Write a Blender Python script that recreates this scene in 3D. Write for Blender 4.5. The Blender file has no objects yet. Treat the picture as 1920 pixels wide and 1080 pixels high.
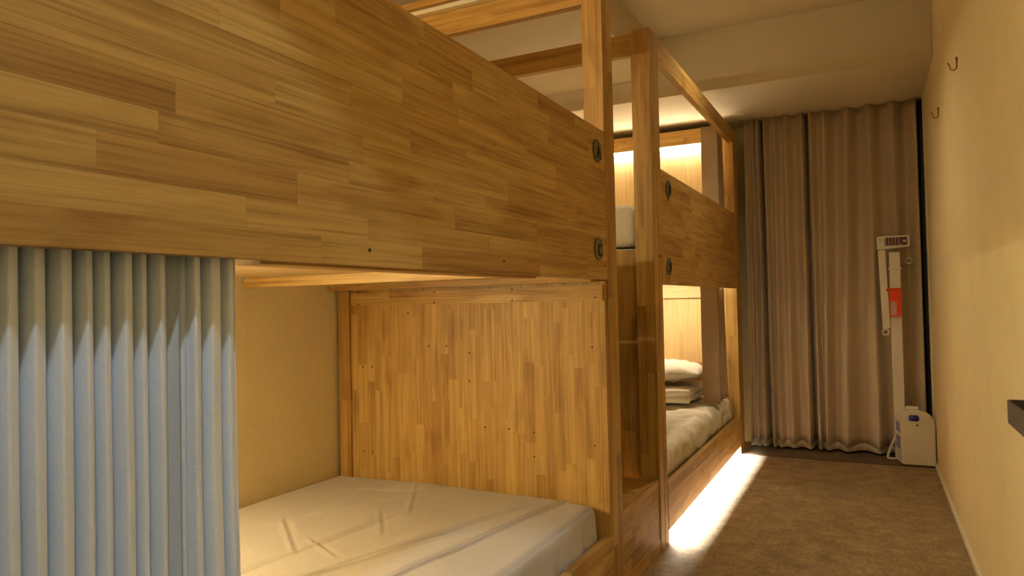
import bpy, bmesh, math, random
from mathutils import Vector, Matrix, noise

S = bpy.context.scene
COL = S.collection

# ------------------------------------------------------------------ camera
cam_d = bpy.data.cameras.new('camera')
cam = bpy.data.objects.new('camera', cam_d)
COL.objects.link(cam)
YAW, PITCH, ROLL = math.radians(26.701), math.radians(1.209), math.radians(-1.235)
_r = Vector((math.cos(YAW), math.sin(YAW), 0))
_f = Vector((-math.sin(YAW) * math.cos(PITCH), math.cos(YAW) * math.cos(PITCH), math.sin(PITCH)))
_u = _r.cross(_f)
_R = _r * math.cos(ROLL) + _u * math.sin(ROLL)
_U = -_r * math.sin(ROLL) + _u * math.cos(ROLL)
cam.matrix_world = Matrix((
    (_R.x, _U.x, -_f.x, 0.0), (_R.y, _U.y, -_f.y, 0.0), (_R.z, _U.z, -_f.z, 1.10), (0, 0, 0, 1)))
cam_d.sensor_width = 36.0
cam_d.lens = 1331.6 / 1920 * 36.0
cam_d.clip_start = 0.02
S.camera = cam

# ------------------------------------------------------------------ world, exposure
world = bpy.data.worlds.new('world')
S.world = world
world.use_nodes = True
world.node_tree.nodes['Background'].inputs[0].default_value = (0.9, 0.75, 0.55, 1)
world.node_tree.nodes['Background'].inputs[1].default_value = 0.02
S.view_settings.view_transform = 'Standard'
S.view_settings.look = 'None'
S.view_settings.gamma = 1.0
S.view_settings.use_curve_mapping = False
S.view_settings.exposure = 0.6

WARM = (1.0, 0.92, 0.57)
SOFT = (0.86, 0.98, 1.05)
TOE = (1.0, 0.97, 0.86)
LAMP = (1.0, 0.84, 0.55)
PALE = (1.0, 0.90, 0.66)
# light levels (used by the builders of the fittings below)
P_DOWN_NEAR, P_DOWN_MID, P_FILL_FAR = 44.0, 40.0, 33.0
E_BED1_LOW, E_BED1_UP = 150.0, 95.0
E_BED2_LOW, E_BED2_UP, E_TOE = 44.0, 75.0, 900.0

# ------------------------------------------------------------------ helpers
def lin(c):
    return tuple(((v / 255) / 12.92 if v / 255 <= 0.04045 else ((v / 255 + 0.055) / 1.055) ** 2.4) for v in c)

def new_mat(name):
    m = bpy.data.materials.new(name)
    m.use_nodes = True
    nt = m.node_tree
    b = nt.nodes['Principled BSDF']
    return m, nt, b

def nd(nt, typ, **kw):
    n = nt.nodes.new(typ)
    for k, v in kw.items():
        setattr(n, k, v)
    return n

def ramp(nt, fac, stops):
    r = nd(nt, 'ShaderNodeValToRGB')
    e = r.color_ramp.elements
    while len(e) < len(stops):
        e.new(0.5)
    for el, (p, c) in zip(e, stops):
        el.position = p
        el.color = (*c, 1)
    nt.links.new(fac, r.inputs[0])
    return r.outputs[0]

def mix(nt, a, b, fac, mode='MULTIPLY'):
    n = nd(nt, 'ShaderNodeMix', data_type='RGBA', blend_type=mode)
    if isinstance(fac, (int, float)):
        n.inputs[0].default_value = fac
    else:
        nt.links.new(fac, n.inputs[0])
    for sock, v in ((n.inputs[6], a), (n.inputs[7], b)):
        if isinstance(v, tuple):
            sock.default_value = (*v, 1)
        else:
            nt.links.new(v, sock)
    return n.outputs[2]

def bump(nt, b, height, strength, dist):
    n = nd(nt, 'ShaderNodeBump')
    n.inputs['Strength'].default_value = strength
    n.inputs['Distance'].default_value = dist
    nt.links.new(height, n.inputs['Height'])
    nt.links.new(n.outputs[0], b.inputs['Normal'])

_wood = {}
def wood(axis, tone='honey'):
    """oiled rubberwood; grain runs along a world axis, each stave has its own tone"""
    key = (axis, tone)
    if key in _wood:
        return _wood[key]
    m, nt, b = new_mat('wood_%s_%s' % (tone, 'xyz'[axis]))
    geo = nd(nt, 'ShaderNodeNewGeometry')
    oi = nd(nt, 'ShaderNodeObjectInfo')
    off = nd(nt, 'ShaderNodeVectorMath', operation='SCALE')
    off.inputs[0].default_value = (17.3, 29.1, 41.7)
    nt.links.new(oi.outputs['Random'], off.inputs['Scale'])
    add = nd(nt, 'ShaderNodeVectorMath', operation='ADD')
    nt.links.new(geo.outputs['Position'], add.inputs[0])
    nt.links.new(off.outputs[0], add.inputs[1])

    def stretched(along, across):
        mp = nd(nt, 'ShaderNodeMapping')
        sc = [across] * 3
        sc[axis] = along
        mp.inputs['Scale'].default_value = sc
        nt.links.new(add.outputs[0], mp.inputs[0])
        return mp.outputs[0]

    def nz(vec, scale, detail, rough=0.6, dist=0.0):
        n = nd(nt, 'ShaderNodeTexNoise')
        n.inputs['Scale'].default_value = scale
        n.inputs['Detail'].default_value = detail
        n.inputs['Roughness'].default_value = rough
        n.inputs['Distortion'].default_value = dist
        nt.links.new(vec, n.inputs['Vector'])
        return n.outputs['Fac']

    def tint(c):
        if tone == 'pale':
            return tuple(0.35 * a + 0.65 * b for a, b in zip(lin(c), lin((234, 206, 158))))
        return lin(c)
    base = ramp(nt, oi.outputs['Random'], [
        (0.0, tint((172, 131, 68))), (0.10, tint((184, 145, 79))), (0.45, tint((193, 156, 88))),
        (0.8, tint((199, 164, 95))), (0.93, tint((189, 151, 84))), (1.0, tint((177, 137, 74)))])
    streak = nz(stretched(1.2, 34), 1.0, 4, 0.6, 0.4)
    s_col = ramp(nt, streak, [(0.28, (0.62, 0.52, 0.40)), (0.5, (0.93, 0.91, 0.87)), (0.72, (1.08, 1.08, 1.08))])
    c = mix(nt, base, s_col, 0.4 if tone == 'pale' else 0.9)
    fine = nz(stretched(3.0, 170), 1.0, 3, 0.6)
    f_col = ramp(nt, fine, [(0.30, (0.60, 0.53, 0.44)), (0.5, (0.97, 0.96, 0.95)), (0.7, (1.06, 1.06, 1.05))])
    c = mix(nt, c, f_col, 0.4 if tone == 'pale' else 0.85)
    blot = nz(stretched(2.2, 9), 1.0, 3, 0.55, 0.8)
    b_col = ramp(nt, blot, [(0.30, (0.66, 0.55, 0.42)), (0.47, (0.98, 0.97, 0.96)), (0.8, (1.05, 1.05, 1.05))])
    c = mix(nt, c, b_col, 0.3 if tone == 'pale' else 0.8)
    nt.links.new(c, b.inputs['Base Color'])
    rr = ramp(nt, fine, [(0.3, (0.56,) * 3), (0.7, (0.40,) * 3)])
    nt.links.new(rr, b.inputs['Roughness'])
    b.inputs['Specular IOR Level'].default_value = 0.4
    bump(nt, b, fine, 0.25, 0.0006)
    _wood[key] = m
    return m

def plain(name, rgb, rough=0.5, metal=0.0, spec=0.5, nscale=None, nstr=0.0, ndist=0.001, var=0.0, vscale=6.0):
    m, nt, b = new_mat(name)
    col = lin(rgb)
    b.inputs['Roughness'].default_value = rough
    b.inputs['Metallic'].default_value = metal
    b.inputs['Specular IOR Level'].default_value = spec
    tc = nd(nt, 'ShaderNodeNewGeometry')
    n = nd(nt, 'ShaderNodeTexNoise')
    n.inputs['Scale'].default_value = vscale
    n.inputs['Detail'].default_value = 4
    nt.links.new(tc.outputs['Position'], n.inputs['Vector'])
    lo = tuple(v * (1 - var) for v in col)
    hi = tuple(min(1, v * (1 + var)) for v in col)
    nt.links.new(ramp(nt, n.outputs['Fac'], [(0.3, lo), (0.7, hi)]), b.inputs['Base Color'])
    if nscale:
        n2 = nd(nt, 'ShaderNodeTexNoise')
        n2.inputs['Scale'].default_value = nscale
        n2.inputs['Detail'].default_value = 3
        nt.links.new(tc.outputs['Position'], n2.inputs['Vector'])
        bump(nt, b, n2.outputs['Fac'], nstr, ndist)
    return m

def weave(name, rgb, scale=900.0, rough=0.9, var=0.06, strength=0.25, dist=0.0005, sheen=0.1, trans=0.0, axis_stretch=None):
    """woven cloth or wallpaper: crossed fine ribs plus soft uneven tone"""
    m, nt, b = new_mat(name)
    col = lin(rgb)
    geo = nd(nt, 'ShaderNodeNewGeometry')
    n = nd(nt, 'ShaderNodeTexNoise')
    n.inputs['Scale'].default_value = 5
    n.inputs['Detail'].default_value = 5
    nt.links.new(geo.outputs['Position'], n.inputs['Vector'])
    lo = tuple(v * (1 - var) for v in col)
    hi = tuple(min(1, v * (1 + var)) for v in col)
    c = ramp(nt, n.outputs['Fac'], [(0.3, lo), (0.7, hi)])
    hs = []
    for st in ((0.06, 0.06, 1), (1, 1, 0.06)):
        mp = nd(nt, 'ShaderNodeMapping')
        mp.inputs['Scale'].default_value = st
        nt.links.new(geo.outputs['Position'], mp.inputs[0])
        w = nd(nt, 'ShaderNodeTexNoise')
        w.inputs['Scale'].default_value = scale
        w.inputs['Detail'].default_value = 1
        nt.links.new(mp.outputs[0], w.inputs['Vector'])
        hs.append(w.outputs['Fac'])
    ad = nd(nt, 'ShaderNodeMath', operation='ADD')
    nt.links.new(hs[0], ad.inputs[0])
    nt.links.new(hs[1], ad.inputs[1])
    hf = nd(nt, 'ShaderNodeMath', operation='MULTIPLY')
    hf.inputs[1].default_value = 0.5
    nt.links.new(ad.outputs[0], hf.inputs[0])
    tcol = ramp(nt, hf.outputs[0], [(0.35, (0.86,) * 3), (0.65, (1.06,) * 3)])
    c = mix(nt, c, tcol, 0.6)
    nt.links.new(c, b.inputs['Base Color'])
    b.inputs['Roughness'].default_value = rough
    b.inputs['Specular IOR Level'].default_value = 0.2
    b.inputs['Sheen Weight'].default_value = sheen
    bump(nt, b, hf.outputs[0], strength, dist)
    return m

def emit(name, rgb, strength):
    m, nt, b = new_mat(name)
    b.inputs['Base Color'].default_value = (0.9, 0.9, 0.9, 1)
    b.inputs['Emission Color'].default_value = (*rgb, 1)
    b.inputs['Emission Strength'].default_value = strength
    return m

def carpet_mat():
    m, nt, b = new_mat('carpet')
    geo = nd(nt, 'ShaderNodeNewGeometry')
    def nz(scale, detail, st=(1, 1, 1)):
        mp = nd(nt, 'ShaderNodeMapping')
        mp.inputs['Scale'].default_value = st
        nt.links.new(geo.outputs['Position'], mp.inputs[0])
        n = nd(nt, 'ShaderNodeTexNoise')
        n.inputs['Scale'].default_value = scale
        n.inputs['Detail'].default_value = detail
        nt.links.new(mp.outputs[0], n.inputs['Vector'])
        return n.outputs['Fac']
    n1 = nz(9, 6)
    n2 = nz(260, 3)
    n3 = nz(70, 3, (1, 0.35, 1))
    c = ramp(nt, n1, [(0.3, lin((142, 119, 86))), (0.7, lin((174, 148, 110)))])
    c = mix(nt, c, ramp(nt, n2, [(0.32, (0.5, 0.48, 0.46)), (0.66, (1.25, 1.24, 1.2))]), 0.8)
    c = mix(nt, c, ramp(nt, n3, [(0.34, (0.66, 0.63, 0.58)), (0.66, (1.16, 1.15, 1.12))]), 0.6)
    c = mix(nt, c, ramp(nt, nz(22, 6), [(0.36, (0.78, 0.76, 0.72)), (0.64, (1.14, 1.14, 1.12))]), 0.6)
    nt.links.new(c, b.inputs['Base Color'])
    b.inputs['Roughness'].default_value = 0.95
    b.inputs['Specular IOR Level'].default_value = 0.1
    b.inputs['Sheen Weight'].default_value = 0.15
    bump(nt, b, n2, 0.8, 0.004)
    return m

# --- mesh building
def add_box(bm, x0, x1, y0, y1, z0, z1):
    v = [bm.verts.new(p) for p in ((x0, y0, z0), (x1, y0, z0), (x1, y1, z0), (x0, y1, z0),
                                   (x0, y0, z1), (x1, y0, z1), (x1, y1, z1), (x0, y1, z1))]
    for f in ((0, 3, 2, 1), (4, 5, 6, 7), (0, 1, 5, 4), (1, 2, 6, 5), (2, 3, 7, 6), (3, 0, 4, 7)):
        bm.faces.new([v[i] for i in f])

def link(name, me, mat, parent=None, smooth=False):
    o = bpy.data.objects.new(name, me)
    COL.objects.link(o)
    if mat and not me.materials:
        me.materials.append(mat)
    if smooth:
        for p in me.polygons:
            p.use_smooth = True
    if parent:
        attach(o, parent)
    return o

def attach(o, parent):
    o.parent = parent
    if parent.type == 'EMPTY':
        o.matrix_parent_inverse = Matrix.Translation(parent.location).inverted()

def from_bm(name, bm, mat, parent=None, smooth=False):
    me = bpy.data.meshes.new(name)
    bmesh.ops.recalc_face_normals(bm, faces=bm.faces)
    bm.to_mesh(me)
    bm.free()
    return link(name, me, mat, parent, smooth)

def box(name, ext, mat, parent=None, bevel=0.0015):
    bm = bmesh.new()
    add_box(bm, *ext)
    if bevel:
        bmesh.ops.bevel(bm, geom=list(bm.edges), offset=bevel, segments=2, affect='EDGES', profile=0.6)
    return from_bm(name, bm, mat, parent)

def boxes(name, exts, mat, parent=None):
    bm = bmesh.new()
    for e in exts:
        add_box(bm, *e)
    return from_bm(name, bm, mat, parent)

def thing(name, label, cat, loc, group=None):
    o = bpy.data.objects.new(name, None)
    COL.objects.link(o)
    o.location = loc
    o.empty_display_size = 0.1
    return tag(o, label, cat, group)

def tag(o, label, cat, group=None):
    o['label'] = label
    o['category'] = cat
    if group:
        o['group'] = group
    return o

def struct(o, label=None):
    o['kind'] = 'structure'
    if label:
        o['label'] = label
    return o

def cyl_bm(bm, p0, p1, r0, r1=None, n=16, caps=True):
    r1 = r0 if r1 is None else r1
    p0, p1 = Vector(p0), Vector(p1)
    d = (p1 - p0).normalized()
    a = d.orthogonal().normalized()
    b = d.cross(a)
    A, B = [], []
    for i in range(n):
        t = 2 * math.pi * i / n
        w = a * math.cos(t) + b * math.sin(t)
        A.append(bm.verts.new(p0 + w * r0))
        B.append(bm.verts.new(p1 + w * r1))
    for i in range(n):
        j = (i + 1) % n
        bm.faces.new((A[i], A[j], B[j], B[i]))
    if caps:
        bm.faces.new(A[::-1])
        bm.faces.new(B)

def tube_bm(bm, pts, r, n=8, closed=False):
    pts = [Vector(p) for p in pts]
    rings = []
    N = len(pts)
    prev = None
    for i, p in enumerate(pts):
        if closed:
            d = (pts[(i + 1) % N] - pts[i - 1]).normalized()
        else:
            d = (pts[min(i + 1, N - 1)] - pts[max(i - 1, 0)]).normalized()
        a = d.orthogonal() if prev is None else prev - d * prev.dot(d)
        a.normalize()
        prev = a
        b = d.cross(a)
        rings.append([bm.verts.new(p + (a * math.cos(2 * math.pi * k / n) + b * math.sin(2 * math.pi * k / n)) * r) for k in range(n)])
    for i in range(N if closed else N - 1):
        A, B = rings[i], rings[(i + 1) % N]
        for k in range(n):
            bm.faces.new((A[k], A[(k + 1) % n], B[(k + 1) % n], B[k]))
    if not closed:
        bm.faces.new(rings[0][::-1])
        bm.faces.new(rings[-1])

def ring_bm(bm, c, normal, R, r, n=20):
    nrm = Vector(normal).normalized()
    a = nrm.orthogonal().normalized()
    b = nrm.cross(a)
    tube_bm(bm, [Vector(c) + (a * math.cos(2 * math.pi * i / n) + b * math.sin(2 * math.pi * i / n)) * R for i in range(n)], r, 8, True)

# unit cube shared by all glued staves
_bm = bmesh.new()
add_box(_bm, -0.5, 0.5, -0.5, 0.5, -0.5, 0.5)
_unit = bpy.data.meshes.new('stave')
bmesh.ops.recalc_face_normals(_bm, faces=_bm.faces)
_bm.to_mesh(_unit)
_bm.free()
_unit.materials.append(None)

RNG = random.Random(7)
def laminate(name, ext, grain, width, parent, sw=0.046, seg=(0.22, 0.55), gap=0.00022, proud=0.0003, tone='honey'):
    """edge-glued board: a core with finger-jointed staves as its pieces"""
    lo = [ext[0], ext[2], ext[4]]
    hi = [ext[1], ext[3], ext[5]]
    t = 3 - grain - width
    ins = 0.0012
    core = bmesh.new()
    add_box(core, lo[0] + ins, hi[0] - ins, lo[1] + ins, hi[1] - ins, lo[2] + ins, hi[2] - ins)
    part = from_bm(name, core, wood(grain, tone), parent)
    W = hi[width] - lo[width]
    rows = max(1, round(W / sw))
    cuts = [lo[width] + W * i / rows for i in range(rows + 1)]
    for i in range(1, rows):
        cuts[i] += RNG.uniform(-0.1, 0.1) * W / rows
    for i in range(rows):
        p = lo[grain]
        first = True
        while p < hi[grain] - 1e-6:
            L = RNG.uniform(*seg)
            if first:
                L *= RNG.uniform(0.3, 1.0)
                first = False
            q = p + L
            if hi[grain] - q < 0.09:
                q = hi[grain]
            o = bpy.data.objects.new('stave', _unit)
            COL.objects.link(o)
            o.parent = part
            c = [0, 0, 0]
            s = [0, 0, 0]
            c[grain], s[grain] = (p + q) / 2, q - p - gap
            c[width], s[width] = (cuts[i] + cuts[i + 1]) / 2, cuts[i + 1] - cuts[i] - gap
            c[t], s[t] = (lo[t] + hi[t]) / 2, hi[t] - lo[t] - RNG.uniform(0, proud) * 2
            o.location = c
            o.scale = s
            o.material_slots[0].link = 'OBJECT'
            o.material_slots[0].material = wood(grain, tone)
            p = q
    return part

# ------------------------------------------------------------------ materials
M_wall = weave('wallpaper_cream', (237, 219, 174), scale=420, rough=0.85, var=0.03, strength=0.3, dist=0.0008, sheen=0)
M_ceil = plain('ceiling_paint', (212, 197, 170), 0.9, nscale=180, nstr=0.15, var=0.02)
M_carpet = carpet_mat()
M_sheet = weave('bed_sheet', (190, 180, 167), scale=1400, rough=0.9, var=0.02, strength=0.12, dist=0.0003)
M_white = weave('white_bedding', (240, 232, 218), scale=1200, rough=0.9, var=0.02, strength=0.15, dist=0.0004)
M_grey = weave('grey_curtain', (232, 238, 248), scale=1500, rough=0.85, var=0.03, strength=0.15, dist=0.0003, sheen=0.2)
M_taupe = weave('taupe_curtain', (192, 172, 145), scale=900, rough=0.88, var=0.05, strength=0.3, dist=0.0005, sheen=0.15)
M_taupe2 = weave('taupe_privacy_curtain', (172, 150, 124), scale=1200, rough=0.88, var=0.03, strength=0.2, dist=0.0004, sheen=0.15)
M_lining = weave('curtain_lining', (232, 222, 204), scale=1200, rough=0.9, var=0.02)
M_plastic = plain('white_plastic', (226, 218, 200), 0.38, var=0.02)
M_white_paint = plain('cream_paint', (232, 222, 198), 0.45, var=0.02)
M_screw = plain('screw_dark', (60, 34, 16), 0.5, metal=0.3)
M_brass = plain('brass', (150, 104, 50), 0.3, metal=0.9)
M_steel = plain('steel', (190, 186, 178), 0.3, metal=0.9)
M_black = plain('black_ink', (16, 14, 12), 0.5)
M_badge = plain('badge_olive', (120, 112, 78), 0.42, metal=0.35)
M_badge_rim = plain('badge_rim', (48, 42, 28), 0.4, metal=0.4)
M_shelf = plain('dark_shelf', (58, 46, 32), 0.45, var=0.08)
M_orange = plain('orange_plastic', (232, 62, 20), 0.3, var=0.03)
M_pink = plain('pale_label', (206, 170, 150), 0.4, var=0.02)
M_blue = plain('blue_button', (38, 40, 150), 0.35)
M_blue_pale = plain('pale_blue_label', (140, 138, 190), 0.5)
M_screen = plain('plum_label', (74, 42, 52), 0.4, var=0.05)
M_shadow = plain('shadow', (92, 72, 50), 0.6, var=0.1, vscale=20)  # dark tone stands in for the shadow below the far curtain
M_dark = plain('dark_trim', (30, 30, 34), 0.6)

# ------------------------------------------------------------------ geometry constants
XF = -0.838          # corridor face of the bunks
XR = 0.352           # right wall
XL = -2.06           # left wall
YE = 5.68            # far wall
YN = -1.3            # wall behind the camera
ZC, ZLOW, ZSOF = 2.80, 2.55, 2.413

# ------------------------------------------------------------------ room shell
struct(box('floor', (XL - 0.1, XR + 0.1, YN - 0.1, YE + 0.1, -0.08, 0.0), M_carpet, bevel=0))
struct(box('wall_left', (XL - 0.1, XL, YN, YE, 0, ZC), M_wall, bevel=0))
struct(box('wall_right', (XR, XR + 0.1, YN, YE, 0, ZC), M_wall, bevel=0))
struct(box('wall_back', (XL, XR, YE, YE + 0.1, 0, ZC), M_wall, bevel=0))
struct(box('wall_front', (XL, XR, YN - 0.1, YN, 0, ZC), M_wall, bevel=0))
ceil = struct(box('ceiling', (XL - 0.1, XR + 0.1, YN - 0.1, YE + 0.1, ZC, ZC + 0.1), M_ceil, bevel=0))
box('bulkhead', (XL, -1.209, YN, 4.551, ZLOW, ZC), M_ceil, ceil, bevel=0.004)
box('beam', (XL, XR, 4.551, YE, ZSOF, ZC), M_ceil, ceil, bevel=0.004)
struct(box('baseboard_right', (XR - 0.012, XR, YN, YE - 0.1, 0, 0.03), M_white_paint, bevel=0.003))
struct(box('shadow_strip', (XF + 0.02, XR - 0.013, 5.2, YE, 0, 0.006), M_shadow, bevel=0.002), 'dark brown strip painted for the shadow under the far curtain')  # flat strip coloured dark for the shadow band under the curtain
struct(box('glow_strip', (XR - 0.006, XR, 5.34, 5.43, 0.03, ZSOF), M_white_paint, bevel=0.002), 'pale strip painted for the light leak at the far end of the right wall')  # pale strip colours in the light leaking past the curtain edge
struct(box('trim_3', (XR - 0.02, XR, 5.50, YE, 0.03, ZSOF), M_dark, bevel=0.002), 'dark strip behind the far curtain')  # near-black strip in the gap between curtain and right wall

# ceiling downlights over the corridor, the far one an added fill
def downlight(x, y, power, half, blend, label, colour=SOFT):
    t = thing('downlight', label, 'lamp', (x, y, ZC), 'corridor downlights')
    bm = bmesh.new()
    ring_bm(bm, (x, y, ZC - 0.003), (0, 0, 1), 0.05, 0.006, 28)
    from_bm('trim_ring', bm, M_white_paint, t, True)
    bm = bmesh.new()
    cyl_bm(bm, (x, y, ZC - 0.002), (x, y, ZC - 0.0005), 0.046, n=28)
    from_bm('lens', bm, emit('downlight_lens', colour, 6.0), t)
    ld = bpy.data.lights.new('downlight_bulb', 'SPOT')
    ld.energy = power
    ld.color = colour
    ld.spot_size = 2 * half
    ld.spot_blend = blend
    ld.shadow_soft_size = 0.045
    lo = bpy.data.objects.new('bulb', ld)
    COL.objects.link(lo)
    lo.location = (x, y, ZC - 0.012)
    attach(lo, t)

downlight(-0.10, 0.0, P_DOWN_NEAR, math.radians(43.7), 0.06, 'round ceiling downlight above the near end of the corridor')
downlight(-0.05, 1.45, P_DOWN_MID, math.radians(33), 0.8, 'round ceiling downlight in the middle of the corridor')
downlight(-0.58, 3.85, P_FILL_FAR, math.radians(62), 1.0, 'added fill downlight on the ceiling nearest the far curtain', LAMP)  # unseen fill lamp added to brighten the far curtain and floor

# ------------------------------------------------------------------ bunk beds
def screws(parent, pts, axis, r=0.0036):
    for p in pts:
        bm = bmesh.new()
        a = Vector(p)
        d = Vector((0, 0, 0))
        d[axis] = 0.0008
        cyl_bm(bm, a - d, a + d, r, n=8)
        from_bm('screw', bm, M_screw, parent)

def badge(parent, y, z, ch):
    bm = bmesh.new()
    cyl_bm(bm, (XF - 0.001, y, z), (XF + 0.0035, y, z), 0.0395, n=32)
    b = from_bm('badge', bm, M_badge, parent)
    b['label'] = 'round olive badge with black letter ' + ch
    bm = bmesh.new()
    ring_bm(bm, (XF + 0.003, y, z), (1, 0, 0), 0.0395, 0.0012, 32)
    from_bm('badge_rim', bm, M_badge_rim, b, True)
    cu = bpy.data.curves.new('letter', 'FONT')
    cu.body = ch
    cu.size = 0.062
    cu.extrude = 0.0012
    cu.offset = 0.0012
    cu.align_x = 'CENTER'
    cu.align_y = 'CENTER'
    tmp = bpy.data.objects.new('letter_src', cu)
    COL.objects.link(tmp)
    dg = bpy.context.evaluated_depsgraph_get()
    me = bpy.data.meshes.new_from_object(tmp.evaluated_get(dg))
    bpy.data.objects.remove(tmp)
    me.materials.clear()
    o = link('letter', me, M_black, b)
    o.matrix_basis = Matrix(((0, 0, 1, XF + 0.0048), (1, 0, 0, y + 0.012), (0, 1, 0, z - 0.006), (0, 0, 0, 1)))
    return b

def led_bar(parent, ext, strength, colour=WARM, name='light_bar'):
    o = box(name, ext, emit('led_%s' % strength, colour, strength), parent, bevel=0.002)
    return o

# ---- near bunk ----
B1 = thing('bunk_bed', 'near honey-coloured wooden bunk bed with badges A and C', 'bunk bed', (-1.45, 1.4, 0), 'wooden bunk beds')
Y0, Y1 = 0.25, 2.43
g1 = laminate('guard_panel', (XF - 0.030, XF, Y0 + 0.05, Y1, 1.176, 1.709), 1, 2, B1, sw=0.048, seg=(0.22, 0.62))
screws(g1, [(XF + 0.0003, 1.073, 1.205), (XF + 0.0003, 1.624, 1.208), (XF + 0.0003, 2.405, 1.225)], 0)
laminate('post', (-0.914, XF, Y1, 2.54, 0, 2.305), 2, 1, B1, sw=0.055, seg=(0.45, 0.9))
laminate('post', (-0.914, XF, Y0 - 0.05, Y0 + 0.05, 0, 2.305), 2, 1, B1, sw=0.05, seg=(0.45, 0.9))
laminate('post', (-2.045, -1.985, 2.395, 2.54, 0, 2.305), 2, 1, B1, sw=0.07, seg=(0.6, 1.2))
laminate('post', (-2.045, -1.985, Y0 - 0.05, Y0 + 0.05, 0, 2.305), 2, 1, B1, sw=0.05, seg=(0.6, 1.2))
hb = laminate('headboard', (-1.985, XF - 0.004, 2.405, 2.43, 0.18, 1.172), 2, 0, B1, sw=0.041, seg=(0.16, 0.5))
HBS = [(-1.72, 1.067), (-1.62, .931), (-1.535, .931), (-1.428, .905), (-1.961, .838), (-1.91, .839), (-1.431, .794),
       (-1.363, .614), (-1.259, .614), (-1.153, .607), (-1.96, .476), (-1.915, .475), (-1.153, .516), (-0.909, .574), (-0.91, .932)]
K = 2.405 / 2.45
screws(hb, [(x * K, 2.4048, 1.1 + (z - 1.1) * K) for x, z in HBS], 1)
tb = laminate('headboard_trim', (-1.972, -0.846, 2.390, 2.405, 1.102, 1.158), 0, 2, B1, sw=0.028, seg=(0.35, 0.8))
K = 2.39 / 2.45
screws(tb, [(x * K, 2.3898, 1.1 + (z - 1.1) * K) for x, z in [(-1.978, 1.160), (-1.979, 1.108), (-1.589, 1.153), (-1.59, 1.109), (-1.232, 1.153), (-1.233, 1.109), (-0.893, 1.114)]], 1)
laminate('end_panel', (-1.985, -0.914, Y0 + 0.02, Y0 + 0.05, 0.18, 1.172), 2, 0, B1, sw=0.1, seg=(0.6, 1.2))
laminate('end_panel', (-1.985, -0.914, Y0 + 0.02, Y0 + 0.05, 1.25, 2.2), 2, 0, B1, sw=0.1, seg=(0.6, 1.2))
laminate('shadow_board', (-1.985, XF - 0.031, 2.405, 2.429, 1.233, 1.48), 0, 2, B1, sw=0.06, seg=(0.4, 0.9))  # unseen board added to cast shade on the far bunk's near post
laminate('side_rail', (XF - 0.030, XF, Y0 + 0.05, Y1, 0.056, 0.267), 1, 2, B1, sw=0.052, seg=(0.25, 0.6))
# deck between the two levels
laminate('upper_deck', (-2.045, XF - 0.026, Y0 + 0.05, 2.389, 1.212, 1.232), 1, 0, B1, sw=0.19, seg=(1.0, 2.2), tone='pale')
box('ledger', (-0.925, XF - 0.028, 0.832, 1.88, 1.171, 1.2115), wood(1), B1)
box('cross_beam', (-2.045, XF - 0.031, 1.881, 1.925, 1.176, 1.2115), wood(0), B1)
box('cross_beam', (-2.045, XF - 0.031, 2.34, 2.385, 1.168, 1.2115), wood(0), B1)
box('lower_deck', (-2.045, XF - 0.031, Y0 + 0.05, 2.404, 0.17, 0.19), wood(1), B1)
# top frame
laminate('top_rail', (-1.985, -0.914, 2.437, 2.472, 2.19, 2.285), 0, 2, B1, sw=0.05, seg=(0.35, 0.8))
laminate('top_rail', (XF - 0.035, XF, Y0 + 0.05, Y1, 2.205, 2.303), 1, 2, B1, sw=0.05, seg=(0.4, 0.9))
laminate('top_rail', (-1.985, -0.914, Y0 - 0.02, Y0 + 0.02, 2.2, 2.3), 0, 2, B1, sw=0.05, seg=(0.4, 0.9))
box('light_batten', (-1.97, -0.93, 2.405, 2.4365, 2.283, 2.300), M_plastic, B1)
box('batten_cover', (-1.985, -0.914, 2.385, 2.4048, 2.302, 2.330), wood(0), B1)
led_bar(B1, (-2.042, -2.012, Y0 + 0.10, 1.05, 1.10, 1.122), E_BED1_LOW)
led_bar(B1, (-1.97, -0.95, Y0 + 0.055, Y0 + 0.085, 2.17, 2.19), E_BED1_UP)
badge(B1, 2.346, 1.625, 'A')
badge(B1, 2.336, 1.281, 'C')

# ---- step between the bunks ----
ST = thing('step_box', 'low wooden step box in the gap between the two bunks', 'step', (-1.4, 2.8, 0))
laminate('front_board', (-0.868, -0.842, 2.541, 3.059, 0.002, 0.316), 1, 2, ST, sw=0.062, seg=(0.14, 0.34))
laminate('tread', (-1.90, -0.8685, 2.541, 3.059, 0.292, 0.314), 0, 1, ST, sw=0.13, seg=(0.5, 1.0))
box('body', (-1.88, -0.8685, 2.56, 3.04, 0.002, 0.2915), wood(0), ST)

# ---- far bunk ----
B2 = thing('bunk_bed', 'far wooden bunk bed with badges B and D and a lit floor strip', 'bunk bed', (-1.45, 4.2, 0), 'wooden bunk beds')
YA, YB = 3.205, 5.20
laminate('post', (-0.922, XF, 3.06, 3.128, 0, 2.305), 2, 0, B2, sw=0.043, seg=(0.3, 0.75))
laminate('post', (-0.900, XF, 3.132, YA, 1.30, 2.309), 2, 1, B2, sw=0.08, seg=(0.35, 0.7))
laminate('post', (-0.900, XF - 0.004, 3.150, YA, 0, 1.298), 2, 1, B2, sw=0.06, seg=(0.35, 0.9))
laminate('post', (-0.922, XF, YB, 5.37, 0, 2.30), 2, 1, B2, sw=0.06, seg=(0.4, 0.9))
laminate('post', (-2.045, -1.975, 3.06, YA, 0, 2.30), 2, 1, B2, sw=0.08, seg=(0.6, 1.2))
laminate('post', (-2.045, -1.975, YB, 5.37, 0, 2.30), 2, 1, B2, sw=0.08, seg=(0.6, 1.2))
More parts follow.
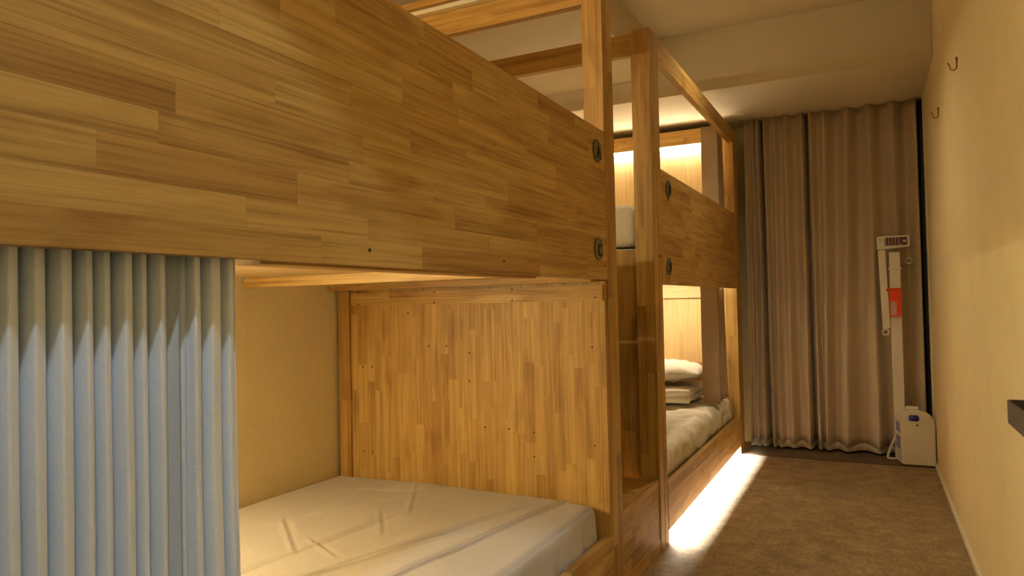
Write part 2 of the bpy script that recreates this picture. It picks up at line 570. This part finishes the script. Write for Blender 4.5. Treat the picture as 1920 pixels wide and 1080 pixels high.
laminate('guard_panel', (XF - 0.030, XF - 0.002, YA, YB, 1.170, 1.7005), 1, 2, B2, sw=0.048, seg=(0.22, 0.62))
laminate('side_rail', (XF - 0.030, XF - 0.002, YA, YB, 0.056, 0.264), 1, 2, B2, sw=0.052, seg=(0.3, 0.7))
laminate('end_panel', (-1.975, -0.923, 3.10, 3.128, 0.18, 1.328), 2, 0, B2, sw=0.09, seg=(0.3, 0.9))
laminate('end_panel', (-1.975, -0.923, 5.335, 5.365, 0.06, 2.362), 2, 0, B2, sw=0.098, seg=(0.6, 1.2), tone='pale')
laminate('upper_deck', (-2.045, XF - 0.026, 3.129, 5.334, 1.232, 1.252), 1, 0, B2, sw=0.19, seg=(1.0, 2.2), tone='pale')
box('cross_beam', (-1.975, XF - 0.031, 3.5, 3.545, 1.195, 1.2315), wood(0), B2)
box('cross_beam', (-1.975, XF - 0.031, 4.10, 4.145, 1.195, 1.2315), wood(0), B2)
box('lower_deck', (-2.045, XF - 0.031, 3.129, 5.334, 0.17, 0.19), wood(1), B2)
laminate('top_rail', (XF - 0.035, XF - 0.002, YA, YB, 2.206, 2.304), 1, 2, B2, sw=0.05, seg=(0.4, 0.9))
laminate('top_rail', (-1.975, -0.923, 3.072, 3.110, 2.20, 2.296), 0, 2, B2, sw=0.048, seg=(0.35, 0.8))
laminate('light_board', (-1.975, -0.923, 5.305, 5.334, 2.252, 2.362), 0, 2, B2, sw=0.055, seg=(0.5, 1.0))
led_bar(B2, (-1.97, -0.93, 5.306, 5.333, 2.236, 2.2515), E_BED2_UP, PALE)
laminate('shelf_beam', (-1.975, -0.923, 5.300, 5.334, 1.110, 1.2), 0, 2, B2, sw=0.05, seg=(0.5, 1.0), tone='pale')
laminate('ledge', (-1.975, -0.923, 5.245, 5.334, 0.615, 0.635), 0, 1, B2, sw=0.09, seg=(0.5, 1.0))
led_bar(B2, (-1.97, -0.96, 4.88, 4.91, 1.217, 1.2315), E_BED2_LOW, PALE)
led_bar(B2, (-0.945, -0.930, YA + 0.02, YB - 0.02, 0.076, 0.087), E_TOE, TOE, 'floor_light_strip')
badge(B2, 3.337, 1.625, 'B')
badge(B2, 3.312, 1.255, 'D')

# ------------------------------------------------------------------ soft things
def soft_box(ext, rad, nx, ny, nz, fn):
    """box with rounded edges, gridded, every point moved by fn(p, u, v, w)"""
    x0, x1, y0, y1, z0, z1 = ext
    bm = bmesh.new()
    verts = {}
    def vert(i, j, k):
        key = (i, j, k)
        if key in verts:
            return verts[key]
        p = Vector((x0 + (x1 - x0) * i / nx, y0 + (y1 - y0) * j / ny, z0 + (z1 - z0) * k / nz))
        q = Vector((min(max(p.x, x0 + rad), x1 - rad), min(max(p.y, y0 + rad), y1 - rad), min(max(p.z, z0 + rad), z1 - rad)))
        d = p - q
        if d.length > 1e-9:
            p = q + d.normalized() * min(d.length, rad)
        p = fn(p, i / nx, j / ny, k / nz)
        verts[key] = bm.verts.new(p)
        return verts[key]
    for i in range(nx):
        for j in range(ny):
            for k in (0, nz):
                bm.faces.new((vert(i, j, k), vert(i + 1, j, k), vert(i + 1, j + 1, k), vert(i, j + 1, k)))
    for i in range(nx):
        for k in range(nz):
            for j in (0, ny):
                bm.faces.new((vert(i, j, k), vert(i + 1, j, k), vert(i + 1, j, k + 1), vert(i, j, k + 1)))
    for j in range(ny):
        for k in range(nz):
            for i in (0, nx):
                bm.faces.new((vert(i, j, k), vert(i, j + 1, k), vert(i, j + 1, k + 1), vert(i, j, k + 1)))
    return bm

def seg_dist(p, a, b):
    ax, ay = a
    bx_, by_ = b
    dx, dy = bx_ - ax, by_ - ay
    t = ((p.x - ax) * dx + (p.y - ay) * dy) / (dx * dx + dy * dy)
    side = (dx * (p.y - ay) - dy * (p.x - ax)) / math.hypot(dx, dy)
    tt = min(max(t, 0), 1)
    return abs(t - tt) * math.hypot(dx, dy), side

CREASES = [((-1.95, 1.35), (-1.50, 2.28), .004), ((-1.40, 1.25), (-1.10, 2.19), .004), ((-1.17, 1.25), (-1.00, 2.33), .005),
           ((-1.33, 1.45), (-1.16, 1.90), .003), ((-1.734, 1.743), (-1.541, 1.58), .0022), ((-1.494, 1.936), (-1.397, 1.815), .0016),
           ((-1.515, 1.641), (-1.408, 1.589), .002), ((-1.60, 2.30), (-1.45, 2.05), .0014), ((-1.75, 2.2), (-1.55, 2.25), .003),
           ((-1.55, 1.2), (-1.45, 1.9), .003)]
def mat1(p, u, v, w):
    q = p.copy()
    if w > 0.99:
        q.z += 0.007 * noise.noise(p * 3.1) + 0.003 * noise.noise(Vector((p.x * 14, p.y * 4, 0)))
        # sag towards the corridor edge and the far right corner
        q.z -= 0.020 * max(0, (p.x + 1.25) / 0.37) ** 2
        for a, b, hh in CREASES:
            d, s = seg_dist(p, a, b)
            q.z += 2.0 * hh * math.exp(-(d / 0.05) ** 2) * (math.exp(-(s / 0.007) ** 2) - 0.8 * math.exp(-((s - 0.013) / 0.008) ** 2))
    if p.x > -0.93:
        t = (0.39 - p.z) / 0.19
        q.x += t * (0.018 * noise.noise(Vector((0, p.y * 16, p.z * 2))) + 0.010 * noise.noise(Vector((3, p.y * 40, p.z * 3)))) - 0.004
    if p.y > 2.3:
        q.y += 0.006 * noise.noise(Vector((p.x * 10, 1, p.z * 5)))
    return q
bm = soft_box((-2.04, -0.876, 0.34, 2.388, 0.195, 0.395), 0.045, 210, 280, 14, mat1)
tag(from_bm('mattress', bm, M_sheet, None, True), 'mattress under a creased cream sheet on the near lower bunk', 'mattress', 'bunk mattresses')

def mat2(p, u, v, w):
    q = p.copy()
    q.z += (0.018 * noise.noise(p * 5.5) + 0.016 * noise.noise(p * 12)) * w
    if p.x > -1.0:
        t = max(0, (p.x + 1.0) / 0.12)
        q.x += t * (0.018 * noise.noise(Vector((2, p.y * 9, p.z * 7))) + 0.016 * noise.noise(Vector((5, p.y * 22, p.z * 12))))
    if p.y < 3.3 or p.y > 5.1:
        q.y += 0.006 * noise.noise(p * 9)
    return q
bm = soft_box((-1.97, -0.890, 3.215, 5.185, 0.21, 0.40), 0.06, 90, 150, 12, mat2)
tag(from_bm('mattress', bm, M_white, None, True), 'rumpled cream bedding-covered mattress on the far lower bunk', 'mattress', 'bunk mattresses')

def mat3(p, u, v, w):
    q = p.copy()
    q.z += 0.006 * noise.noise(p * 6) * w
    return q
bm = soft_box((-1.97, -0.925, 3.135, 5.185, 1.258, 1.338), 0.035, 50, 80, 8, mat3)
tag(from_bm('mattress', bm, M_white, None, True), 'white mattress on the far upper bunk seen through the gap', 'mattress', 'bunk mattresses')

def fold(name, ext, rad, layers, label, cat, mat, amp=0.012, seed=0.0, fr=8):
    """folded duvet: stacked soft layers joined at the fold"""
    t = thing(name, label, cat, ((ext[0] + ext[1]) / 2, (ext[2] + ext[3]) / 2, ext[4]))
    h = (ext[5] - ext[4]) / layers
    for i in range(layers):
        sh = 0.02 * math.sin(i * 2.1 + seed)
        def fn(p, u, v, w, i=i):
            q = p.copy()
            o = Vector((seed * 3, seed * 7, i * 5.3))
            q += Vector((noise.noise(p * fr + o), noise.noise(p * fr + o * 2), 0.8 * noise.noise(p * fr * 0.8 + o * 3))) * amp
            return q
        bm = soft_box((ext[0] + abs(sh), ext[1] - abs(sh) * 0.5, ext[2] + abs(sh) * 0.4, ext[3] - sh * sh, ext[4] + h * i - (0.004 if i else 0), ext[4] + h * (i + 1)),
                      min(rad, h * 0.49), 36, 40, 8, fn)
        from_bm('fold', bm, mat, t, True)
    return t

fold('folded_duvet', (-1.75, -1.04, 4.56, 5.14, 0.428, 0.518), 0.03, 2, 'white duvet folded in layers under the pillow on the far lower bunk', 'duvet', M_white, 0.017, 0.4, 8)
fold('folded_duvet', (-1.55, -0.935, 3.137, 3.75, 1.350, 1.54), 0.04, 1, 'white folded duvet on the far upper bunk beside the wooden posts', 'duvet', M_white, 0.010, 1.7, 5)

def pillow(name, c, sx, sy, sz, rotz, label):
    bm = bmesh.new()
    n = 40
    for sgn in (1, -1):
        g = [[None] * (n + 1) for _ in range(n + 1)]
        for i in range(n + 1):
            for j in range(n + 1):
                u, v = i / n * 2 - 1, j / n * 2 - 1
                prof = max(0, (1 - abs(u) ** 2.6)) ** 0.5 * max(0, (1 - abs(v) ** 2.6)) ** 0.5
                pin = 1 - 0.07 * (u * u * v * v) - 0.05 * ((1 - v * v) * u * u + (1 - u * u) * v * v) * 0.6
                x, y = u * sx * pin, v * sy * pin
                z = sgn * sz * prof
                wr = noise.noise(Vector((x * 9, y * 9, sgn * 4))) * 0.018 + noise.noise(Vector((x * 26, y * 11, sgn * 9))) * 0.011
                z += wr * (0.25 + prof)
                p = Matrix.Rotation(rotz, 3, 'Z') @ Vector((x, y, z))
                g[i][j] = bm.verts.new(Vector(c) + p)
        for i in range(n):
            for j in range(n):
                bm.faces.new((g[i][j], g[i + 1][j], g[i + 1][j + 1], g[i][j + 1]))
    bmesh.ops.remove_doubles(bm, verts=bm.verts, dist=0.0008)
    return tag(from_bm(name, bm, M_white, None, True), label, 'pillow')
pillow('pillow', (-1.37, 4.87, 0.610), 0.36, 0.27, 0.070, 0.15, 'puffy white pillow on top of the folded duvet in the far lower bunk')

# ------------------------------------------------------------------ curtains
def sheet_bm(path_fn, n, z0, z1, nz, hem=None):
    """vertical cloth: path_fn(s, t) gives (x, y) along the width for height fraction t"""
    bm = bmesh.new()
    g = []
    for k in range(nz + 1):
        t = k / nz
        g.append([bm.verts.new((*path_fn(i / n, t), z0 + (z1 - z0) * t + (hem(i / n) * (1 - t) if hem else 0))) for i in range(n + 1)])
    for k in range(nz):
        for i in range(n):
            bm.faces.new((g[k][i], g[k][i + 1], g[k + 1][i + 1], g[k + 1][i]))
    return bm

def cloth(name, bm, mat, parent=None, thick=0.002):
    o = from_bm(name, bm, mat, parent, True)
    md = o.modifiers.new('thickness', 'SOLIDIFY')
    md.thickness = thick
    md.offset = 0
    return o

# grey curtain of the near lower bunk: pleats between measured creases
cr = [0.315, 0.352, 0.392, 0.432, 0.462, 0.491, 0.522, 0.555, 0.580, 0.605, 0.637, 0.659, 0.687, 0.711, 0.746, 0.787, 0.812]
lean = [1, .9, 1, 1, 1, 1, 1, 1, .9, 1, .75, 1, -.7, 1.1, .85, .6]
PTS = []
for a, b, d in zip(cr[:-1], cr[1:], lean):
    m = 30
    for i in range(m):
        f = i / m
        # asymmetric lobe: steep return on the near side
        y = a + (b - a) * f
        bulge = min(1, (f / 0.15) ** 0.5) * (1 - 0.8 * f ** 1.6) - 1.5 * math.exp(-(f / 0.07) ** 2) - 1.3 * math.exp(-((1 - f) / 0.09) ** 2)
        PTS.append((y, bulge * d))
PTS.append((cr[-1], 0.25))
def path1(s, t):
    k = s * (len(PTS) - 1)
    i = min(int(k), len(PTS) - 2)
    f = k - i
    y = PTS[i][0] * (1 - f) + PTS[i + 1][0] * f
    b = PTS[i][1] * (1 - f) + PTS[i + 1][1] * f
    amp = 0.031 + 0.005 * (1 - t)
    wob = 0.006 * (1 - t) * noise.noise(Vector((y * 9, t * 2, 3)))
    y2 = y + 0.004 * noise.noise(Vector((y * 14, t * 2.5, 0))) * (1 - t)
    return (-0.910 + amp * b + wob, y2)
C1 = thing('privacy_curtain', 'grey pleated privacy curtain hanging across the near lower bunk', 'curtain', (-0.90, 0.56, 0.2), 'bunk privacy curtains')
cloth('curtain_cloth', sheet_bm(path1, len(PTS) - 1, 0.412, 1.203, 24), M_grey, C1)
box('curtain_track', (-0.915, -0.893, 0.302, 0.828, 1.2035, 1.2115), M_white_paint, C1, bevel=0.001)

# bunched curtains of the far bunk
def stack_path(ya, yb_top, yb_bot, xa, xb, n=9, seed=0.0):
    def fn(s, t):
        yb = yb_bot + (yb_top - yb_bot) * t
        k = s * n
        i = min(int(k), n - 1)
        f = k - i
        tri = f if i % 2 == 0 else 1 - f
        tri = tri * tri * (3 - 2 * tri)
        depth = 1 - 0.30 * (0.5 + 0.5 * noise.noise(Vector((i * 3.3, seed, t * 0.8))))
        x = xa + (xb - xa) * (tri if i == 0 else (1 - depth) * 0 + tri * depth)
        y = ya + (yb - ya) * (max(0, k - 0.85) / (n - 0.85)) + 0.004 * noise.noise(Vector((k, t * 3, seed)))
        return (x, y)
    return fn
c = cloth('privacy_curtain', sheet_bm(stack_path(4.86, 5.12, 5.19, -0.990, -0.880, 9, 1.0), 180, 1.350, 2.262, 16), M_taupe2)
tag(c, 'taupe privacy curtain bunched up at the far upper bunk', 'curtain', 'bunk privacy curtains')
c = cloth('privacy_curtain', sheet_bm(stack_path(4.715, 5.04, 5.08, -0.990, -0.880, 9, 5.0), 180, 0.415, 1.19, 16), M_taupe2)
tag(c, 'taupe privacy curtain bunched up at the far lower bunk', 'curtain', 'bunk privacy curtains')

# floor-length curtain across the far end: ridges (x at top, x at bottom, depth, sharpness)
RID = [(-0.795, -0.80, 0.6), (-0.735, -0.745, 0.8), (-0.706, -0.70, 1.0), (-0.655, -0.640, 1.0), (-0.585, -0.60, 0.6), (-0.512, -0.515, 0.9),
       (-0.400, -0.405, 1.0), (-0.345, -0.335, 1.0), (-0.255, -0.29, 0.8), (-0.109, -0.165, 0.9), (0.030, 0.035, 0.8), (0.171, 0.18, 0.8), (0.310, 0.315, 0.9)]
VAL = [0.5, 0.45, 1.6, 0.6, 0.5, 0.8, 1.3, 0.6, 0.9, 1.0, 0.9, 0.9]
def path2(s, t):
    n = len(RID) - 1
    k = s * n
    i = min(int(k), n - 1)
    f = k - i
    xs = [r[0] * t + r[1] * (1 - t) for r in RID]
    x = xs[i] * (1 - f) + xs[i + 1] * f
    w = ((1 - math.cos(2 * math.pi * f)) / 2) ** 0.75               # 0 at ridges, 1 in the valley
    slot = 0.06 * math.exp(-((f - 0.5) / 0.16) ** 2) if VAL[i] > 1.2 else 0.0
    rid = RID[i][2] * (1 - f) + RID[i + 1][2] * f
    dep = min(VAL[i], 1.0) * 0.088
    y = 5.452 - 0.018 * rid + dep * w + slot + 0.010 * noise.noise(Vector((x * 5, t * 1.6, 2)))
    x += 0.008 * (1 - t) * noise.noise(Vector((x * 6, t * 2, 8)))
    return (x, y)
CF = thing('room_curtain', 'floor-length taupe curtain across the far end of the corridor', 'curtain', (-0.23, 5.46, 0))
def hem2(s):
    k = s * (len(RID) - 1)
    return 0.026 * ((1 - math.cos(2 * math.pi * (k - int(k)))) / 2) ** 0.6
cloth('curtain_cloth', sheet_bm(path2, 300, 0.046, 2.412, 40, hem2), M_taupe, CF, 0.003)
def path3(s, t):
    x, y = path2(s, 0.0)
    return (x, y + 0.006)
cloth('white_hem', sheet_bm(path3, 300, 0.020, 0.13, 3), M_lining, CF, 0.002)

# ------------------------------------------------------------------ things on the right wall
def hook(y, z, label):
    bm = bmesh.new()
    pts = [(XR - 0.004, y, z + 0.028), (XR - 0.004, y, z - 0.012)]
    for i in range(1, 10):
        a = math.pi * i / 10
        pts.append((XR - 0.004 - 0.012 * (1 - math.cos(a)), y, z - 0.012 - 0.014 * math.sin(a)))
    pts += [(XR - 0.030, y, z - 0.004), (XR - 0.036, y, z + 0.008)]
    tube_bm(bm, pts, 0.0028, 8)
    t = thing('wall_hook', label, 'hook', (XR, y, z), 'wall hooks')
    from_bm('bent_wire', bm, M_brass, t, True)
    bm = bmesh.new()
    cyl_bm(bm, (XR, y, z + 0.020), (XR - 0.008, y, z + 0.020), 0.004, n=10)
    from_bm('screw', bm, M_brass, t)
hook(3.43, 2.047, 'bent brass hook high on the right wall, the one farther from the curtain')
hook(4.31, 2.047, 'bent brass hook high on the right wall, the one closer to the curtain')

SH = thing('wall_shelf', 'dark brown shallow wall tray at the right edge above the baseboard', 'shelf', (0.33, 1.85, 0.77))
bm = bmesh.new()
add_box(bm, 0.300, 0.306, 1.55, 2.15, 0.772, 0.832)
bmesh.ops.bevel(bm, geom=list(bm.edges), offset=0.002, segments=2, affect='EDGES')
from_bm('front_lip', bm, M_shelf, SH)
box('tray_floor', (0.3062, XR - 0.001, 1.556, 2.144, 0.774, 0.782), M_shelf, SH)
box('side_lip', (0.3062, XR - 0.001, 2.144, 2.150, 0.774, 0.832), M_shelf, SH)
box('side_lip', (0.3062, XR - 0.001, 1.550, 1.556, 0.774, 0.832), M_shelf, SH)

# small round fitting on the soffit
bm = bmesh.new()
ring_bm(bm, (-0.79, 5.22, ZSOF - 0.004), (0, 0, 1), 0.034, 0.005, 24)
SP = thing('ceiling_fitting', 'small round fitting on the low soffit by the bunk end post', 'ceiling fitting', (-0.79, 5.22, ZSOF))
from_bm('ring', bm, M_white_paint, SP, True)
bm = bmesh.new()
cyl_bm(bm, (-0.79, 5.22, ZSOF), (-0.79, 5.22, ZSOF - 0.010), 0.026, 0.018, n=20)
from_bm('cap', bm, M_white_paint, SP)

# ------------------------------------------------------------------ white folding stand by the curtain
SC = thing('folding_stand', 'white folding stand with boxy base, label plate and orange clip by the curtain', 'stand', (0.25, 5.3, 0))
bm = bmesh.new()
prof = [(0.158, 0.012), (0.346, 0.012), (0.348, 0.27), (0.338, 0.315), (0.312, 0.348), (0.272, 0.362), (0.222, 0.364), (0.186, 0.350), (0.166, 0.325), (0.156, 0.285)]
F = [bm.verts.new((x, 5.195, z)) for x, z in prof]
Bk = [bm.verts.new((x - 0.034 + 0.10 * (x - 0.158), 5.355, z * 0.96)) for x, z in prof]
bm.faces.new(F)
bm.faces.new(Bk[::-1])
for i in range(len(prof)):
    j = (i + 1) % len(prof)
    bm.faces.new((F[i], F[j], Bk[j], Bk[i]))
bmesh.ops.recalc_face_normals(bm, faces=bm.faces)
bmesh.ops.bevel(bm, geom=list(bm.edges), offset=0.007, segments=3, affect='EDGES')
base = from_bm('base', bm, M_plastic, SC)
box('front_seam', (0.2445, 0.2465, 5.1942, 5.197, 0.03, 0.24), M_white_paint, base, bevel=0)
bm = bmesh.new()
add_box(bm, 0.200, 0.258, 5.187, 5.20, 0.293, 0.331)
bmesh.ops.bevel(bm, geom=list(bm.edges), offset=0.006, segments=3, affect='EDGES')
from_bm('button', bm, M_blue, base, True)
bm = bmesh.new()
cyl_bm(bm, (0.247, 5.192, 0.268), (0.247, 5.197, 0.268), 0.0055, n=12)
from_bm('dot', bm, M_black, base)
for z0, z1 in ((0.215, 0.272), (0.105, 0.185)):
    bm = bmesh.new()
    q = []
    for y in (5.225, 5.315):
        fx = 0.1555 - 0.034 * (y - 5.195) / 0.16
        q.append([bm.verts.new((fx + dx, y, z)) for dx in (-0.0015, 0.003) for z in (z0, z1)])
    for a, b in ((0, 1), (1, 3), (3, 2), (2, 0)):
        bm.faces.new((q[0][a], q[0][b], q[1][b], q[1][a]))
    bm.faces.new((q[0][0], q[0][1], q[0][3], q[0][2]))
    bm.faces.new((q[1][0], q[1][1], q[1][3], q[1][2]))
    from_bm('side_label', bm, M_blue_pale, base)
box('carry_handle', (0.185, 0.262, 5.245, 5.285, 0.352, 0.378), M_plastic, base, bevel=0.011)
bm = bmesh.new()
for fx in (0.165, 0.315):
    for fy in (5.215, 5.335):
        cyl_bm(bm, (fx, fy, 0.0065), (fx, fy, 0.014), 0.010, n=12)
from_bm('feet', bm, M_black, base)
box('pole', (0.122, 0.188, 5.365, 5.393, 0.02, 1.385), M_plastic, SC, bevel=0.004)
box('collar', (0.116, 0.194, 5.360, 5.396, 1.265, 1.28), M_plastic, SC, bevel=0.003)
bm = bmesh.new()
pr = [(0.058, 1.40), (0.100, 1.40), (0.118, 0.880), (0.073, 0.872)]
F = [bm.verts.new((x, 5.350, z)) for x, z in pr]
Bk = [bm.verts.new((x, 5.378, z)) for x, z in pr]
bm.faces.new(F)
bm.faces.new(Bk[::-1])
for i in range(4):
    bm.faces.new((F[i], F[(i + 1) % 4], Bk[(i + 1) % 4], Bk[i]))
bmesh.ops.recalc_face_normals(bm, faces=bm.faces)
bmesh.ops.bevel(bm, geom=list(bm.edges), offset=0.003, segments=2, affect='EDGES')
arm = from_bm('folded_arm', bm, M_plastic, SC)
bm = bmesh.new()
ring_bm(bm, (0.090, 5.362, 0.852), (0, 1, 0.2), 0.019, 0.006, 20)
from_bm('eyelet', bm, M_plastic, arm, True)
bm = bmesh.new()
add_box(bm, 0.053, 0.246, 5.340, 5.372, 1.400, 1.492)
for v in bm.verts:
    if v.co.x > 0.2 and v.co.z < 1.45:
        v.co.z += 0.018
bmesh.ops.bevel(bm, geom=list(bm.edges), offset=0.005, segments=2, affect='EDGES')
head = from_bm('label_head', bm, M_plastic, SC)
lab = box('label_plate', (0.100, 0.232, 5.3375, 5.3405, 1.427, 1.480), M_screen, SC, bevel=0)
boxes('label_strokes', [(0.104 + 0.019 * i, 0.108 + 0.019 * i, 5.3367, 5.338, 1.432, 1.476) for i in range(4)] +
      [(0.180, 0.184, 5.3367, 5.338, 1.432, 1.474), (0.180, 0.200, 5.3367, 5.338, 1.432, 1.436), (0.206, 0.226, 5.3367, 5.338, 1.446, 1.462)], M_pink, lab)
bm = bmesh.new()
ring_bm(bm, (0.074, 5.339, 1.468), (0, 1, 0), 0.008, 0.002, 16)
from_bm('bolt', bm, M_steel, head, True)
bm = bmesh.new()
tube_bm(bm, [(0.186, 5.379, 1.320), (0.222, 5.379, 1.320)], 0.004, 8)
ring_bm(bm, (0.240, 5.379, 1.322), (0.25, 1, 0), 0.020, 0.0045, 20)
from_bm('ring_bolt', bm, M_steel, SC, True)
bm = bmesh.new()
add_box(bm, 0.118, 0.188, 5.345, 5.3645, 1.055, 1.135)
add_box(bm, 0.160, 0.188, 5.345, 5.3645, 0.958, 1.055)
add_box(bm, 0.118, 0.160, 5.347, 5.3645, 0.958, 0.964)
add_box(bm, 0.118, 0.122, 5.347, 5.3645, 0.962, 1.055)
cyl_bm(bm, (0.100, 5.352, 1.134), (0.188, 5.352, 1.134), 0.010, n=12)
from_bm('clip', bm, M_orange, SC)
box('clip_window', (0.1225, 0.1595, 5.350, 5.3645, 0.9645, 1.0545), M_pink, SC, bevel=0)
bm = bmesh.new()
tube_bm(bm, [(0.150, 5.335, 0.19), (0.128, 5.345, 0.16), (0.098, 5.355, 0.09), (0.080, 5.358, 0.035), (0.078, 5.356, 0.018), (0.095, 5.35, 0.014), (0.130, 5.345, 0.016)], 0.008, 8)
from_bm('strap', bm, M_plastic, SC, True)
